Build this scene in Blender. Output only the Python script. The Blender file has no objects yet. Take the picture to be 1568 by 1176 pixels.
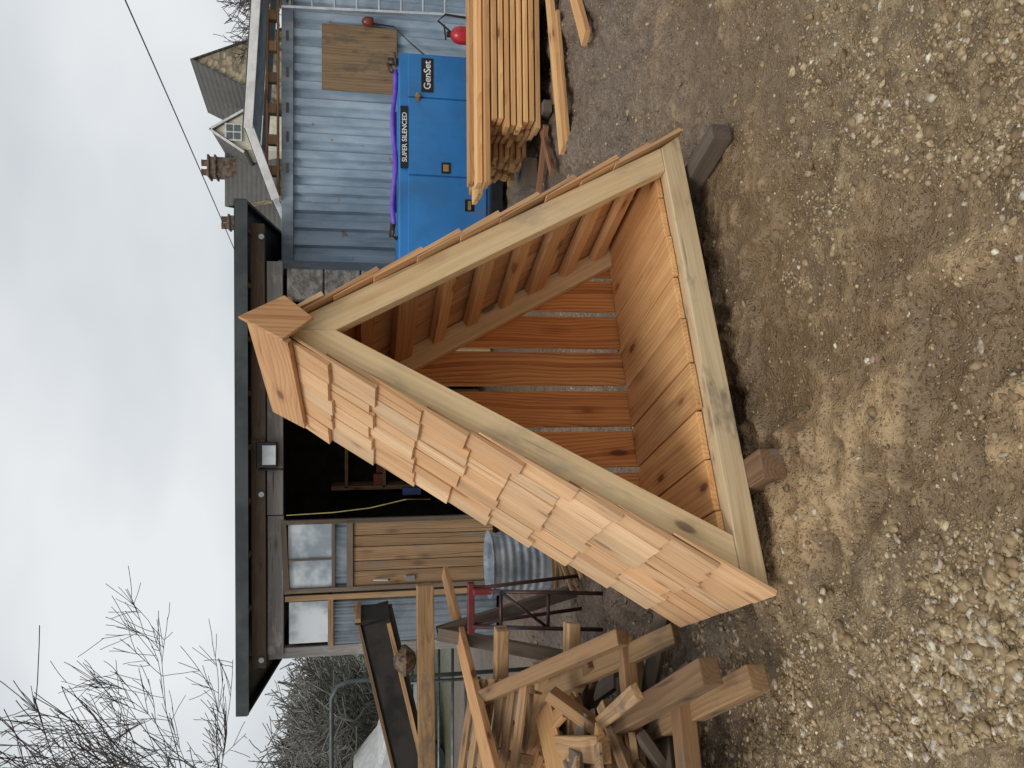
import bpy, math, random
import numpy as np
from mathutils import Vector, Matrix
random.seed(7); rng=np.random.default_rng(7)
scene=bpy.context.scene
V=Vector
def lin(c):
    return tuple(((x/255)/12.92 if x/255<=0.04045 else ((x/255+0.055)/1.055)**2.4) for x in c)+(1.0,)
# ------------------------------------------------------------------ node helpers
class NT:
    def __init__(s,name):
        s.m=bpy.data.materials.new(name); s.m.use_nodes=True; s.t=s.m.node_tree; s.n=s.t.nodes; s.l=s.t.links
        s.b=s.n['Principled BSDF']
    def N(s,ty,ins=None,**kw):
        n=s.n.new(ty)
        for k,v in kw.items(): setattr(n,k,v)
        if ins:
            for k,v in ins.items():
                if isinstance(v,bpy.types.NodeSocket): s.l.new(v,n.inputs[k])
                else: n.inputs[k].default_value=v
        return n
    def math(s,op,a,b=0.0,c=0.0,clamp=False):
        n=s.N('ShaderNodeMath',{0:a,1:b,2:c},operation=op); n.use_clamp=clamp; return n.outputs[0]
    def vm(s,a,b,op='MULTIPLY'):
        return s.N('ShaderNodeVectorMath',{0:a,1:b},operation=op).outputs[0]
    def noise(s,vec,scale,detail=3,rough=0.55):
        return s.N('ShaderNodeTexNoise',{'Vector':vec,'Scale':scale,'Detail':detail,'Roughness':rough}).outputs['Fac']
    def ramp(s,f,a,b,lo=0.0,hi=1.0):
        n=s.N('ShaderNodeMapRange',{'Value':f,'From Min':a,'From Max':b,'To Min':lo,'To Max':hi}); n.interpolation_type='SMOOTHSTEP'; return n.outputs[0]
    def mix(s,f,a,b,mode='MIX'):
        n=s.N('ShaderNodeMix',data_type='RGBA',blend_type=mode)
        for i,v in ((0,f),(6,a),(7,b)):
            if isinstance(v,bpy.types.NodeSocket): s.l.new(v,n.inputs[i])
            else: n.inputs[i].default_value=v
        return n.outputs[2]
    def out(s,col=None,rough=None,bump=None,bs=0.3,bd=0.01,metal=None):
        if col is not None:
            if isinstance(col,bpy.types.NodeSocket): s.l.new(col,s.b.inputs['Base Color'])
            else: s.b.inputs['Base Color'].default_value=col
        if rough is not None:
            if isinstance(rough,bpy.types.NodeSocket): s.l.new(rough,s.b.inputs['Roughness'])
            else: s.b.inputs['Roughness'].default_value=rough
        if metal is not None: s.b.inputs['Metallic'].default_value=metal
        if bump is not None:
            n=s.N('ShaderNodeBump',{'Height':bump,'Strength':bs,'Distance':bd}); s.l.new(n.outputs[0],s.b.inputs['Normal'])
        return s.m
def wood(name,light,dark,knot=1.0,stain=0.0,var=0.25,rough=0.85,ring=0.5,staincol=(120,115,108),alt=None,rf=62.0,crack=0.35,wav=0.15):
    s=NT(name)
    g=s.N('ShaderNodeAttribute',attribute_name='gco').outputs['Vector']
    r=s.N('ShaderNodeAttribute',attribute_name='rnd').outputs['Fac']
    w=s.math('MULTIPLY',r,57.0)
    off=s.N('ShaderNodeCombineXYZ',{0:w,1:s.math('MULTIPLY',r,31.0),2:w}).outputs[0]
    gs=s.vm(g,off,'ADD')
    low=s.noise(s.vm(gs,(0.8,4.0,4.0)),1.0,2,0.45)
    sep=s.N('ShaderNodeSeparateXYZ',{0:g})
    r2=s.math('SUBTRACT',s.math('FRACT',s.math('MULTIPLY',r,17.3)),0.5)
    yy=s.math('ADD',sep.outputs[1],s.math('ADD',s.math('MULTIPLY',s.math('SUBTRACT',low,0.5),wav),s.math('MULTIPLY',r2,0.10)))
    zz=s.math('ADD',sep.outputs[2],0.03)
    rad=s.math('SQRT',s.math('ADD',s.math('MULTIPLY',yy,yy),s.math('MULTIPLY',zz,zz)))
    rg=s.math('POWER',s.math('FRACT',s.math('MULTIPLY',rad,rf)),2.0)
    fib=s.noise(s.vm(gs,(3,75,75)),1.0,2,0.6)
    streak=s.noise(s.vm(gs,(0.8,13,13)),1.0,2,0.6)
    ck=s.ramp(s.noise(s.vm(gs,(1.6,48,48)),1.0,1,0.5),0.70,0.76)
    vor=s.N('ShaderNodeTexVoronoi',{'Vector':s.vm(gs,(3.2,9,9)),'Scale':1.0})
    kd=vor.outputs['Distance']
    pick=s.N('ShaderNodeSeparateColor',{0:vor.outputs['Color']}).outputs[0]
    pk=s.ramp(pick,0.48,0.53)
    km=s.math('MULTIPLY',s.ramp(kd,0.19,0.10),pk)
    kh=s.math('MULTIPLY',s.ramp(kd,0.42,0.14),pk)
    f=s.math('ADD',s.math('MULTIPLY',rg,ring),s.math('MULTIPLY',s.math('SUBTRACT',streak,0.38),1.1))
    f=s.math('ADD',f,s.math('MULTIPLY',s.math('SUBTRACT',fib,0.5),0.7))
    f=s.math('ADD',f,s.math('MULTIPLY',kh,0.4*knot),clamp=True)
    lc=lin(light)
    if alt is not None: lc=s.mix(s.math('FRACT',s.math('MULTIPLY',r,7.7)),lin(light),lin(alt))
    col=s.mix(f,lc,lin(dark))
    col=s.mix(s.math('MULTIPLY',km,0.8*knot),col,lin((84,50,28)))
    br=s.math('ADD',s.math('MULTIPLY',r,var*2),1.0-var)
    col=s.mix(1.0,col,s.N('ShaderNodeCombineColor',{0:br,1:br,2:br}).outputs[0],'MULTIPLY')
    if stain>0:
        st=s.noise(s.vm(gs,(3.0,7,7)),1.0,4,0.65)
        col=s.mix(s.ramp(st,0.52,0.70,0.0,stain),col,lin(staincol))
    if crack>0: col=s.mix(s.math('MULTIPLY',ck,crack),col,lin((70,46,30)))
    return s.out(col,rough,s.math('SUBTRACT',s.math('MULTIPLY',fib,0.8),s.math('ADD',s.math('MULTIPLY',rg,0.3),ck)),0.45,0.003)
def plain(name,c,c2=None,rough=0.6,metal=0.0,scale=6.0,bump=0.0,bs=30.0,stretch=(1,1,1)):
    s=NT(name); co=s.N('ShaderNodeTexCoord').outputs['Object']; co=s.vm(co,stretch)
    if c2 is None: c2=tuple(int(x*0.8) for x in c)
    n=s.noise(co,scale,3,0.62)
    col=s.mix(s.ramp(n,0.35,0.68),lin(c),lin(c2))
    b=s.noise(co,bs,2,0.6) if bump>0 else None
    return s.out(col,s.ramp(n,0.3,0.7,rough-0.08,rough+0.08),b,bump,0.02,metal)
# ------------------------------------------------------------------ mesh builder
def empty(name,loc=(0,0,0)):
    e=bpy.data.objects.new(name,None); e.empty_display_size=0.2; scene.collection.objects.link(e); return e
class MB:
    def __init__(s): s.v=[];s.f=[];s.g=[];s.r=[]
    def add(s,vs,fs,gs=None,r=None):
        o=len(s.v); r=random.random() if r is None else r
        s.v+= [tuple(p) for p in vs]; s.f+=[tuple(i+o for i in f) for f in fs]
        s.g+= [tuple(p) for p in (gs if gs else vs)]; s.r+=[r]*len(vs)
    def board(s,p0,p1,w,t,up=(0,0,1),r=None,w1=None,t1=None):
        p0=V(p0);p1=V(p1);X=(p1-p0);L=X.length;X.normalize();Z=V(up);Z=(Z-X*Z.dot(X)).normalized();Y=Z.cross(X)
        w1=w if w1 is None else w1; t1=t if t1 is None else t1
        vs=[];gs=[]
        for a,ww,tt in ((0,w,t),(1,w1,t1)):
            for b,c in ((-1,-1),(1,-1),(1,1),(-1,1)):
                vs.append((p0 if a==0 else p1)+Y*(b*ww/2)+Z*(c*tt/2)); gs.append((a*L,b*ww/2,c*tt/2))
        s.add(vs,[(3,2,1,0),(4,5,6,7),(0,1,5,4),(1,2,6,5),(2,3,7,6),(3,0,4,7)],gs,r)
    def box(s,c,d,r=None):
        cx,cy,cz=c;dx,dy,dz=d
        ax=max(range(3),key=lambda i:d[i])
        if ax==0: s.board((cx-dx/2,cy,cz),(cx+dx/2,cy,cz),dy,dz,(0,0,1),r)
        elif ax==1: s.board((cx,cy-dy/2,cz),(cx,cy+dy/2,cz),dx,dz,(0,0,1),r)
        else: s.board((cx,cy,cz-dz/2),(cx,cy,cz+dz/2),dx,dy,(0,1,0),r)
    def prism(s,pts,O,X,Y,N,th,grain=(1,0),r=None):
        O=V(O);X=V(X);Y=V(Y);N=V(N); gl=math.hypot(*grain); gx,gy=grain[0]/gl,grain[1]/gl
        n=len(pts);vs=[];gs=[]
        cx=sum(p[0] for p in pts)/n;cy=sum(p[1] for p in pts)/n
        for k in (0,1):
            for a,b in pts:
                vs.append(O+X*a+Y*b+N*(k*th)); A=a-cx;B=b-cy
                gs.append((A*gx+B*gy,-A*gy+B*gx,k*th))
        fs=[tuple(range(n))[::-1],tuple(range(n,2*n))]+[(i,(i+1)%n,n+(i+1)%n,n+i) for i in range(n)]
        s.add(vs,fs,gs,r)
    def tube(s,pts,rads,n=6,r=None,cap=True):
        pts=[V(p) for p in pts]
        if not hasattr(rads,'__len__'): rads=[rads]*len(pts)
        vs=[];fs=[]
        for i,p in enumerate(pts):
            d=(pts[min(i+1,len(pts)-1)]-pts[max(i-1,0)]).normalized()
            a=V((0,0,1)) if abs(d.z)<0.9 else V((1,0,0))
            X=d.cross(a).normalized();Y=d.cross(X)
            for k in range(n):
                t=2*math.pi*k/n; vs.append(p+(X*math.cos(t)+Y*math.sin(t))*rads[i])
        for i in range(len(pts)-1):
            for k in range(n): fs.append((i*n+k,i*n+(k+1)%n,(i+1)*n+(k+1)%n,(i+1)*n+k))
        if cap: fs.append(tuple(range(n))[::-1]); fs.append(tuple(range((len(pts)-1)*n,len(pts)*n)))
        s.add(vs,fs,None,r)
    def lathe(s,prof,c,n=32,r=None):
        vs=[];fs=[];c=V(c)
        for rr,z in prof:
            for k in range(n):
                t=2*math.pi*k/n; vs.append(c+V((rr*math.cos(t),rr*math.sin(t),z)))
        for i in range(len(prof)-1):
            for k in range(n): fs.append((i*n+k,i*n+(k+1)%n,(i+1)*n+(k+1)%n,(i+1)*n+k))
        s.add(vs,fs,None,r)
    def build(s,name,mat,parent=None,bevel=0.0,smooth=False,loc=None):
        me=bpy.data.meshes.new(name); me.from_pydata(s.v,[],s.f)
        a=me.attributes.new('gco','FLOAT_VECTOR','POINT'); a.data.foreach_set('vector',np.array(s.g,dtype=np.float32).ravel())
        a=me.attributes.new('rnd','FLOAT','POINT'); a.data.foreach_set('value',np.array(s.r,dtype=np.float32))
        me.materials.append(mat)
        if smooth: me.polygons.foreach_set('use_smooth',[True]*len(me.polygons))
        ob=bpy.data.objects.new(name,me); scene.collection.objects.link(ob)
        if parent: ob.parent=parent
        if bevel>0:
            b=ob.modifiers.new('bevel','BEVEL'); b.width=bevel; b.segments=2; b.limit_method='ANGLE'
        return ob
# ------------------------------------------------------------------ materials
M_sh=wood('fresh_shingle_wood',(226,190,148),(172,126,86),knot=0.6,var=0.17,ring=0.35,alt=(208,160,112),crack=0.6,stain=0.25,staincol=(176,140,104))
M_cap=wood('ridge_cap_wood',(208,160,112),(156,104,64),knot=0.8,var=0.08,ring=0.5)
M_fr=wood('pale_frame_timber',(238,210,164),(206,166,114),knot=0.9,stain=0.5,var=0.04,ring=0.25,staincol=(160,150,134))
M_base=wood('base_beam_timber',(220,196,156),(176,144,102),knot=0.8,stain=0.85,var=0.05,ring=0.25,staincol=(112,104,92))
M_in=wood('larch_board_wood',(232,168,104),(166,96,48),knot=1.0,var=0.12,ring=0.7,alt=(220,150,88),wav=0.2)
M_deck=wood('larch_deck_wood',(240,192,132),(184,124,72),knot=1.0,var=0.1,ring=0.5,stain=0.35,staincol=(178,134,86),alt=(228,172,110),wav=0.10)
M_bat=wood('batten_wood',(226,182,130),(176,124,76),knot=0.8,var=0.15,ring=0.4)
M_stack=wood('sawn_plank_wood',(226,184,126),(170,120,74),knot=0.9,var=0.22,ring=0.4,alt=(200,152,100))
M_old=wood('weathered_timber',(178,144,102),(104,76,50),knot=0.9,stain=0.8,var=0.38,ring=0.45,staincol=(96,84,70),alt=(142,108,74),crack=0.7)
M_dark=wood('dark_weathered_timber',(108,94,80),(64,55,47),knot=0.6,stain=0.5,var=0.3,ring=0.3)
M_grey=wood('grey_beam_timber',(138,134,130),(86,82,80),knot=0.5,stain=0.8,var=0.12,ring=0.3,staincol=(176,172,166),crack=0.8)
M_door=wood('door_planks_wood',(160,128,92),(82,58,40),knot=0.8,stain=0.5,var=0.38,ring=0.5)
M_blk=plain('black_plastic',(22,22,24),(30,30,32),0.5)
M_white=plain('white_paint',(225,225,222),(200,200,196),0.5)
# ------------------------------------------------------------------ LOG STORE
ph=math.radians(23.7)
A=V((math.cos(ph),math.sin(ph),0)); B=V((-math.sin(ph),math.cos(ph),0)); Z=V((0,0,1))
O=V((-0.777,2.63,0)); D=0.86
def L(s,d,z): return O+A*s+B*d+Z*z
T=math.tan(math.radians(60)); F0=0.045; CX=1.075; HW=CX-F0; ZB=0.10; AP=ZB+HW*T
store=empty('log_store')
fr=MB()
hw=0.112/math.sin(math.radians(60))
def fl(z): return F0+(z-ZB)/T
zt=0.2
for d0,th in ((0.0,0.05),(D-0.075,0.05)):
    for sg in (1,-1):
        pts=[(fl(zt),zt),(fl(zt)+hw,zt),(CX,ZB+(CX-F0-hw)*T),(CX,AP)]
        if sg<0: pts=[(2*CX-a,b) for a,b in pts]
        fr.prism(pts,O+B*d0,A,Z,B,th,(sg*1,T))
fr.build('rafters',M_fr,store,0.003)
bb=MB()
for d0,th in ((-0.004,0.095),(D-0.115,0.09)):
    pts=[(F0-0.02,ZB),(2*CX-F0+0.02,ZB),(2*CX-fl(zt),zt-0.002),(fl(zt),zt-0.002)]
    bb.prism(pts,O+B*d0,A,Z,B,th,(1,0))
for s0 in (0.14,CX,2*CX-0.14):
    bb.board(L(s0,0.095,ZB+0.045),L(s0,D-0.12,ZB+0.045),0.09,0.085)
bb.build('base_frame',M_base,store,0.004)
dk=MB(); s=fl(zt)+0.03; n=9; wd=(2*CX-2*s)/n
for i in range(n):
    a=s+i*wd; j=random.uniform(-0.010,0.008); k=random.uniform(0.004,0.010)
    dk.board(L(a+wd/2,0.060+j,zt+0.0135+random.uniform(0,0.005)),L(a+wd/2,D-0.03,zt+0.0135),wd-k,0.026)
dk.build('deck_boards',M_deck,store,0.004)
bk=MB(); a=F0+0.05; wb=0.196
def top(x): return max(ZB+0.02,min((x-F0)*T,(2*CX-F0-x)*T)+ZB-0.02)
while a<2*CX-F0-0.05:
    b=min(a+wb+random.uniform(-0.012,0.012),2*CX-F0-0.03)
    pts=[(a,ZB),(b,ZB),(b+random.uniform(-.003,.003),top(b))]
    if a<CX<b: pts.append((CX,top(CX)))
    pts.append((a,top(a)))
    bk.prism(pts,O+B*(D-0.018),A,Z,B,0.018,(0,1)); a=b+random.choice([0.026,0.032,0.028,0.034])
bk.build('back_boards',M_in,store,0.002)
bt=MB()
def slope(sg,q,off,d):
    s0=F0+q*0.5; z=ZB+q*T/2; s0-=off*T/2; z+=off*0.5
    if sg<0: s0=2*CX-s0
    return L(s0,d,z)
def nrm(sg): return (A*(-sg*T/2)+Z*0.5)
q=0.26
while q<1.95:
    for sg in (1,-1):
        wq=random.choice([0.06,0.07,0.065,0.1])
        bt.board(slope(sg,q,-0.027,0.052),slope(sg,q+random.uniform(-.01,.01),-0.027,D-0.077),wq,0.045,nrm(sg))
    q+=0.205
bt.build('battens',M_bat,store,0.002)
sh=MB(); SL=HW*2
for sg in (1,-1):
    q=-0.02; row=0
    while q<SL-0.12:
        d=-0.035+random.uniform(-0.010,0.006); end=D+0.03
        while d<end-0.02:
            w=random.choice([0.09,0.12,0.15,0.18,0.2,0.13])
            if end-(d+w)<0.06: w=end-d
            jq=random.uniform(-0.024,0.018) if row>0 else random.uniform(-0.004,0.004)
            ln=min(0.42,SL-q-0.01-jq)
            lift=random.uniform(0,0.008)
            t0=0.021;t1=0.005
            o0=0.034+lift; o1=0.004 if ln>0.4 else 0.004+0.03*(1-ln/0.42)
            tw=random.uniform(-.03,.03); sk=random.uniform(-.004,.004)
            sh.board(slope(sg,q+jq,o0-t0/2+0.004,d+w/2+sk),slope(sg,q+jq+ln,o1,d+w/2),w-random.uniform(0.003,0.009),t0,nrm(sg)+B*tw,None,None,t1)
            d+=w
        q+=0.205; row+=1
sh.build('shingles',M_sh,store,0.0012)
rc=MB(); TA=0.034; ca=AP+TA*2
for sg in (1,-1):
    X=(A*(-sg*0.5)-Z*(T/2)); N=nrm(sg); base=L(CX,0,ca); w=0.158
    pts=[(0,0),(w,0),(w,0.024),(-0.024/T,0.024)]
    vs=[];gs=[]
    for k,dd in enumerate((-0.075,D-0.055)):
        for a_,b_ in pts:
            vs.append(base+X*a_+N*b_+B*dd); gs.append((dd,a_,b_))
    rc.add(vs,[(3,2,1,0),(4,5,6,7)]+[(i,(i+1)%4,4+(i+1)%4,4+i) for i in range(4)],gs)
zt2=ca+0.024*2
rc.prism([(CX,zt2+0.004),(CX-0.092,zt2-0.155),(CX,zt2-0.262),(CX+0.092,zt2-0.155)],O+B*(-0.097),A,Z,B,0.021,(0,1))
rc.build('ridge_cap',M_cap,store,0.003)
sp=MB()
sp.board(L(0.47,-0.13,0.05),L(0.47,0.25,0.05),0.115,0.1)
sp.box(tuple(L(0.47,0.6,0.05)),(0.2,0.2,0.1))
sp.build('support_block',wood('block_wood',(128,98,72),(84,62,46),var=0.1,stain=0.7,crack=0.7),store,0.006)
sp=MB(); sp.board(L(1.93,-0.26,0.035),L(1.93,0.7,0.045),0.08,0.09); sp.build('support_bearer',M_dark,store,0.005)
# ------------------------------------------------------------------ GROUND
tab=rng.random((256,256))
def vn(x,y,c,sd=0):
    X=x/c+sd*17.3+1000;Y=y/c+sd*9.1+1000; xi=np.floor(X).astype(int);yi=np.floor(Y).astype(int);fx=X-xi;fy=Y-yi
    fx=fx*fx*(3-2*fx);fy=fy*fy*(3-2*fy); xi&=255;yi&=255;x1=(xi+1)&255;y1=(yi+1)&255
    return (tab[xi,yi]*(1-fx)+tab[x1,yi]*fx)*(1-fy)+(tab[xi,y1]*(1-fx)+tab[x1,y1]*fx)*fy
def sst(a,b,x):
    t=np.clip((x-a)/(b-a),0,1); return t*t*(3-2*t)
def gravel(x,y):
    g=sst(0.25,-0.25,x+0.42+0.38*(y-1.6)+0.5*(vn(x,y,0.5,3)-0.5))
    g2=0.6*sst(0.3,0.75,x-0.05*(y-1.6)+0.6*(vn(x,y,0.45,4)-0.5))*sst(3.4,2.2,y)
    far=0.35*sst(3.2,4.5,y)
    return np.clip(np.maximum(np.maximum(g*sst(7.5,5,y),g2),far),0,1)
def rutf(x,y):
    o=np.zeros_like(x)
    for c0,k in ((0.05,0.24),(0.62,0.20),(1.45,0.26)):
        d=x-(c0+k*(y-1.5)+0.08*np.sin(y*1.3+c0)); o=o+np.exp(-(d/0.095)**2)*sst(0.2,0.5,vn(x,y,1.1,14))
    return np.clip(o,0,1)
def hgt(x,y):
    near=sst(14,7,y)*sst(-9,-5,x)*sst(9,5,x)
    wx=x+0.06*(vn(x,y,0.13,41)-0.5); wy=y+0.06*(vn(x,y,0.13,42)-0.5)
    mud=1-0.75*gravel(x,y)
    h=0.06*(vn(x,y,1.3,1)-0.5)+0.035*(vn(x,y,0.4,2)-0.5)
    r1=1-np.abs(2*vn(wx,wy,0.19,31)-1); r2=1-np.abs(2*vn(wx,wy,0.09,32)-1); r3=1-np.abs(2*vn(wx,wy,0.042,33)-1)
    churn=0.3+0.7*sst(0.3,0.65,vn(x,y,0.7,9))
    h+=mud*churn*(0.052*r1*r1+0.030*r2*r2+0.014*r3)
    h+=0.016*(vn(x,y,0.11,5)-0.5)+0.016*(vn(wx,wy,0.05,6)-0.5)+0.010*(vn(x,y,0.027,7)-0.5)
    h-=mud*0.038*sst(0.64,0.78,vn(wx,wy,0.26,8))
    for c0,k in ((0.05,0.24),(0.62,0.20),(1.45,0.26)):
        d=x-(c0+k*(y-1.5)+0.08*np.sin(y*1.3+c0)); m_=sst(0.2,0.5,vn(x,y,1.1,14))
        h-=m_*(0.030+0.008*np.sin((y*1.0+np.abs(d)*0.8)*95))*np.exp(-(d/0.095)**2); h+=m_*0.020*np.exp(-((np.abs(d)-0.16)/0.045)**2)
    return h*near-0.034*near
def spaced(a,f0,f1,b,st):
    m=list(np.arange(f0,f1,st)); lo=[];x=f0;d=st
    while x>a: d*=1.25;x-=d;lo.append(x)
    hi=[];x=m[-1];d=st
    while x<b: d*=1.25;x+=d;hi.append(x)
    return np.array(lo[::-1]+m+hi)
xs=spaced(-600,-2.2,3.2,600,0.011); ys=spaced(-60,1.4,6.2,1200,0.012)
X,Y=np.meshgrid(xs,ys,indexing='ij'); H=hgt(X,Y)
nx,ny=X.shape
me=bpy.data.meshes.new('ground')
co=np.stack([X,Y,H],-1).reshape(-1,3).astype(np.float32)
idx=np.arange(nx*ny).reshape(nx,ny)
q=np.stack([idx[:-1,:-1],idx[1:,:-1],idx[1:,1:],idx[:-1,1:]],-1).reshape(-1,4)
me.vertices.add(len(co)); me.vertices.foreach_set('co',co.ravel())
me.loops.add(q.size); me.loops.foreach_set('vertex_index',q.ravel().astype(np.int32))
me.polygons.add(len(q)); me.polygons.foreach_set('loop_start',np.arange(0,q.size,4,dtype=np.int32)); me.polygons.foreach_set('loop_total',np.full(len(q),4,dtype=np.int32))
me.update(calc_edges=True); me.polygons.foreach_set('use_smooth',np.ones(len(q),bool))
at=me.attributes.new('grav','FLOAT','POINT'); at.data.foreach_set('value',gravel(X,Y).ravel().astype(np.float32))
wet=np.maximum(sst(2.7,4.2,Y-0.25*X+0.5*(vn(X,Y,0.6,15)-0.5)),0.0)*sst(40,20,Y)
at=me.attributes.new('wet','FLOAT','POINT'); at.data.foreach_set('value',wet.ravel().astype(np.float32))
damp_shade=np.clip(sst(0.004,-0.024,H-(0.06*(vn(X,Y,1.3,1)-0.5)))+0.7*rutf(X,Y)*sst(8,5,Y),0,1)  # mask for shade painted into hollows and ruts, doubling as dampness
at=me.attributes.new('damp_shade','FLOAT','POINT'); at.data.foreach_set('value',damp_shade.ravel().astype(np.float32))
gr=bpy.data.objects.new('ground',me); scene.collection.objects.link(gr)
s=NT('mud_and_gravel'); P=s.N('ShaderNodeTexCoord').outputs['Object']
gv=s.N('ShaderNodeAttribute',attribute_name='grav').outputs['Fac']; wt=s.N('ShaderNodeAttribute',attribute_name='wet').outputs['Fac']; dp=s.N('ShaderNodeAttribute',attribute_name='damp_shade').outputs['Fac']
n1=s.noise(P,1.3,3,0.6); n2=s.noise(P,11,4,0.65); n3=s.noise(P,70,3,0.7)
mud=s.mix(s.ramp(n1,0.38,0.62),lin((182,154,114)),lin((148,122,90)))
mud=s.mix(s.ramp(n2,0.42,0.66,0,0.75),mud,lin((122,98,70)))
mud=s.mix(s.math('MULTIPLY',dp,0.62),mud,lin((98,79,57)))  # hollow shading mixed into the mud colour
grc=s.mix(s.ramp(n2,0.35,0.6),lin((164,142,106)),lin((116,96,70)))
vo=s.N('ShaderNodeTexVoronoi',{'Vector':P,'Scale':95.0}); vd=vo.outputs['Distance']
vc=s.N('ShaderNodeSeparateColor',{0:vo.outputs['Color']}).outputs[0]
peb=s.math('MULTIPLY',s.ramp(vd,0.5,0.25),s.ramp(vc,0.6,0.8))
grc=s.mix(s.math('MULTIPLY',peb,0.6),grc,lin((200,184,152)))
grc=s.mix(s.math('MULTIPLY',s.ramp(vd,0.5,0.75),0.5),grc,lin((84,68,48)))
gm=s.math('ADD',gv,s.math('MULTIPLY',s.math('SUBTRACT',n2,0.5),0.9),clamp=True)
col=s.mix(s.ramp(gm,0.2,0.6),mud,grc)
wetc=s.mix(s.ramp(n3,0.35,0.65),lin((138,120,104)),lin((82,71,62)))
wetc=s.mix(s.math('MULTIPLY',peb,0.5),wetc,lin((176,164,146)))
wetc=s.mix(s.ramp(n2,0.4,0.65,0,0.5),wetc,lin((92,77,64)))
col=s.mix(s.math('MULTIPLY',wt,0.85),col,wetc)
col=s.mix(s.ramp(n3,0.45,0.75,0,0.4),col,lin((92,74,52)))
sepP=s.N('ShaderNodeSeparateXYZ',{0:P})
col=s.mix(s.ramp(sepP.outputs[1],13,17),col,s.mix(n2,lin((92,104,60)),lin((66,78,44))))
bmp=s.math('ADD',s.math('MULTIPLY',n3,0.8),s.math('ADD',s.math('MULTIPLY',s.math('MULTIPLY',s.ramp(vd,0.6,0.1),s.ramp(vc,0.3,0.8)),0.6),s.math('MULTIPLY',n2,0.9)))
rgh=s.math('SUBTRACT',s.ramp(n1,0.35,0.65,0.56,0.38),s.math('MULTIPLY',dp,0.16))
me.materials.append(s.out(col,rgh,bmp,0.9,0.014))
# stones: one mesh
t=(1+5**0.5)/2
ico=np.array([(-1,t,0),(1,t,0),(-1,-t,0),(1,-t,0),(0,-1,t),(0,1,t),(0,-1,-t),(0,1,-t),(t,0,-1),(t,0,1),(-t,0,-1),(-t,0,1)],float); ico/=np.linalg.norm(ico[0])
icf=np.array([(0,11,5),(0,5,1),(0,1,7),(0,7,10),(0,10,11),(1,5,9),(5,11,4),(11,10,2),(10,7,6),(7,1,8),(3,9,4),(3,4,2),(3,2,6),(3,6,8),(3,8,9),(4,9,5),(2,4,11),(6,2,10),(8,6,7),(9,8,1)])
N0=300000
yy=1.4+(rng.random(N0)**1.7)*6.2; xx=(rng.random(N0)*2-1)*0.60*yy+0.12
g=gravel(xx,yy); clump=vn(xx,yy,0.16,21)
keep=rng.random(N0)<(0.06+0.5*g*sst(0.15,0.8,clump)+0.10*sst(0.6,0.85,clump))*np.clip(2.6/yy,0.25,1)
xx=xx[keep];yy=yy[keep];g=g[keep];n=len(xx)
big=sst(-0.2,-0.7,xx+0.3*(yy-1.6))
rad=np.exp(rng.normal(math.log(0.0041),0.6,n))*(0.75+0.4*g+0.22*big); rad=np.clip(rad,0.0018,0.021)
sc=rad[:,None]*(np.stack([rng.uniform(.8,1.6,n),rng.uniform(.7,1.2,n),rng.uniform(.4,.8,n)],1))
vv=ico[None]*(1+rng.uniform(-.42,.42,(n,12,1)))*sc[:,None,:]
a1=rng.random(n)*6.283;a2=rng.normal(0,0.5,n)
c,s_=np.cos(a2)[:,None],np.sin(a2)[:,None]; y_,z_=vv[...,1]*c-vv[...,2]*s_,vv[...,1]*s_+vv[...,2]*c
c,s_=np.cos(a1)[:,None],np.sin(a1)[:,None]; x_,y2=vv[...,0]*c-y_*s_,vv[...,0]*s_+y_*c
zc=hgt(xx,yy)-rad*0.02
vv=np.stack([x_+xx[:,None],y2+yy[:,None],z_+zc[:,None]],-1).reshape(-1,3).astype(np.float32)
ff=(icf[None]+np.arange(n)[:,None,None]*12).reshape(-1,3).astype(np.int32)
me=bpy.data.meshes.new('gravel_stones')
me.vertices.add(len(vv)); me.vertices.foreach_set('co',vv.ravel()); me.loops.add(ff.size); me.loops.foreach_set('vertex_index',ff.ravel())
me.polygons.add(len(ff)); me.polygons.foreach_set('loop_start',np.arange(0,ff.size,3,dtype=np.int32)); me.polygons.foreach_set('loop_total',np.full(len(ff),3,dtype=np.int32)); me.update(calc_edges=True)
rv=np.clip(rng.random(n)**(1.9-1.0*g)*np.where(yy>3.6,0.85,1.0),0,1)
at=me.attributes.new('rnd','FLOAT','POINT'); at.data.foreach_set('value',np.repeat(rv,12).astype(np.float32))
s=NT('limestone_pebbles'); r=s.N('ShaderNodeAttribute',attribute_name='rnd').outputs['Fac']; P=s.N('ShaderNodeTexCoord').outputs['Object']
cr=s.N('ShaderNodeValToRGB',{0:r}); e=cr.color_ramp.elements; e[0].position=0;e[0].color=lin((98,80,58));e[1].position=1;e[1].color=lin((232,222,198))
for p,c in ((0.3,(146,122,88)),(0.6,(172,150,114)),(0.8,(198,180,144)),(0.93,(176,168,154))):
    x=e.new(p);x.color=lin(c)
nn=s.noise(P,60,3,0.65)
col=s.mix(s.ramp(nn,0.40,0.60,0,0.75),cr.outputs[0],lin((134,111,78)))
me.materials.append(s.out(col,0.55))
scene.collection.objects.link(bpy.data.objects.new('gravel_stones',me))
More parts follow.
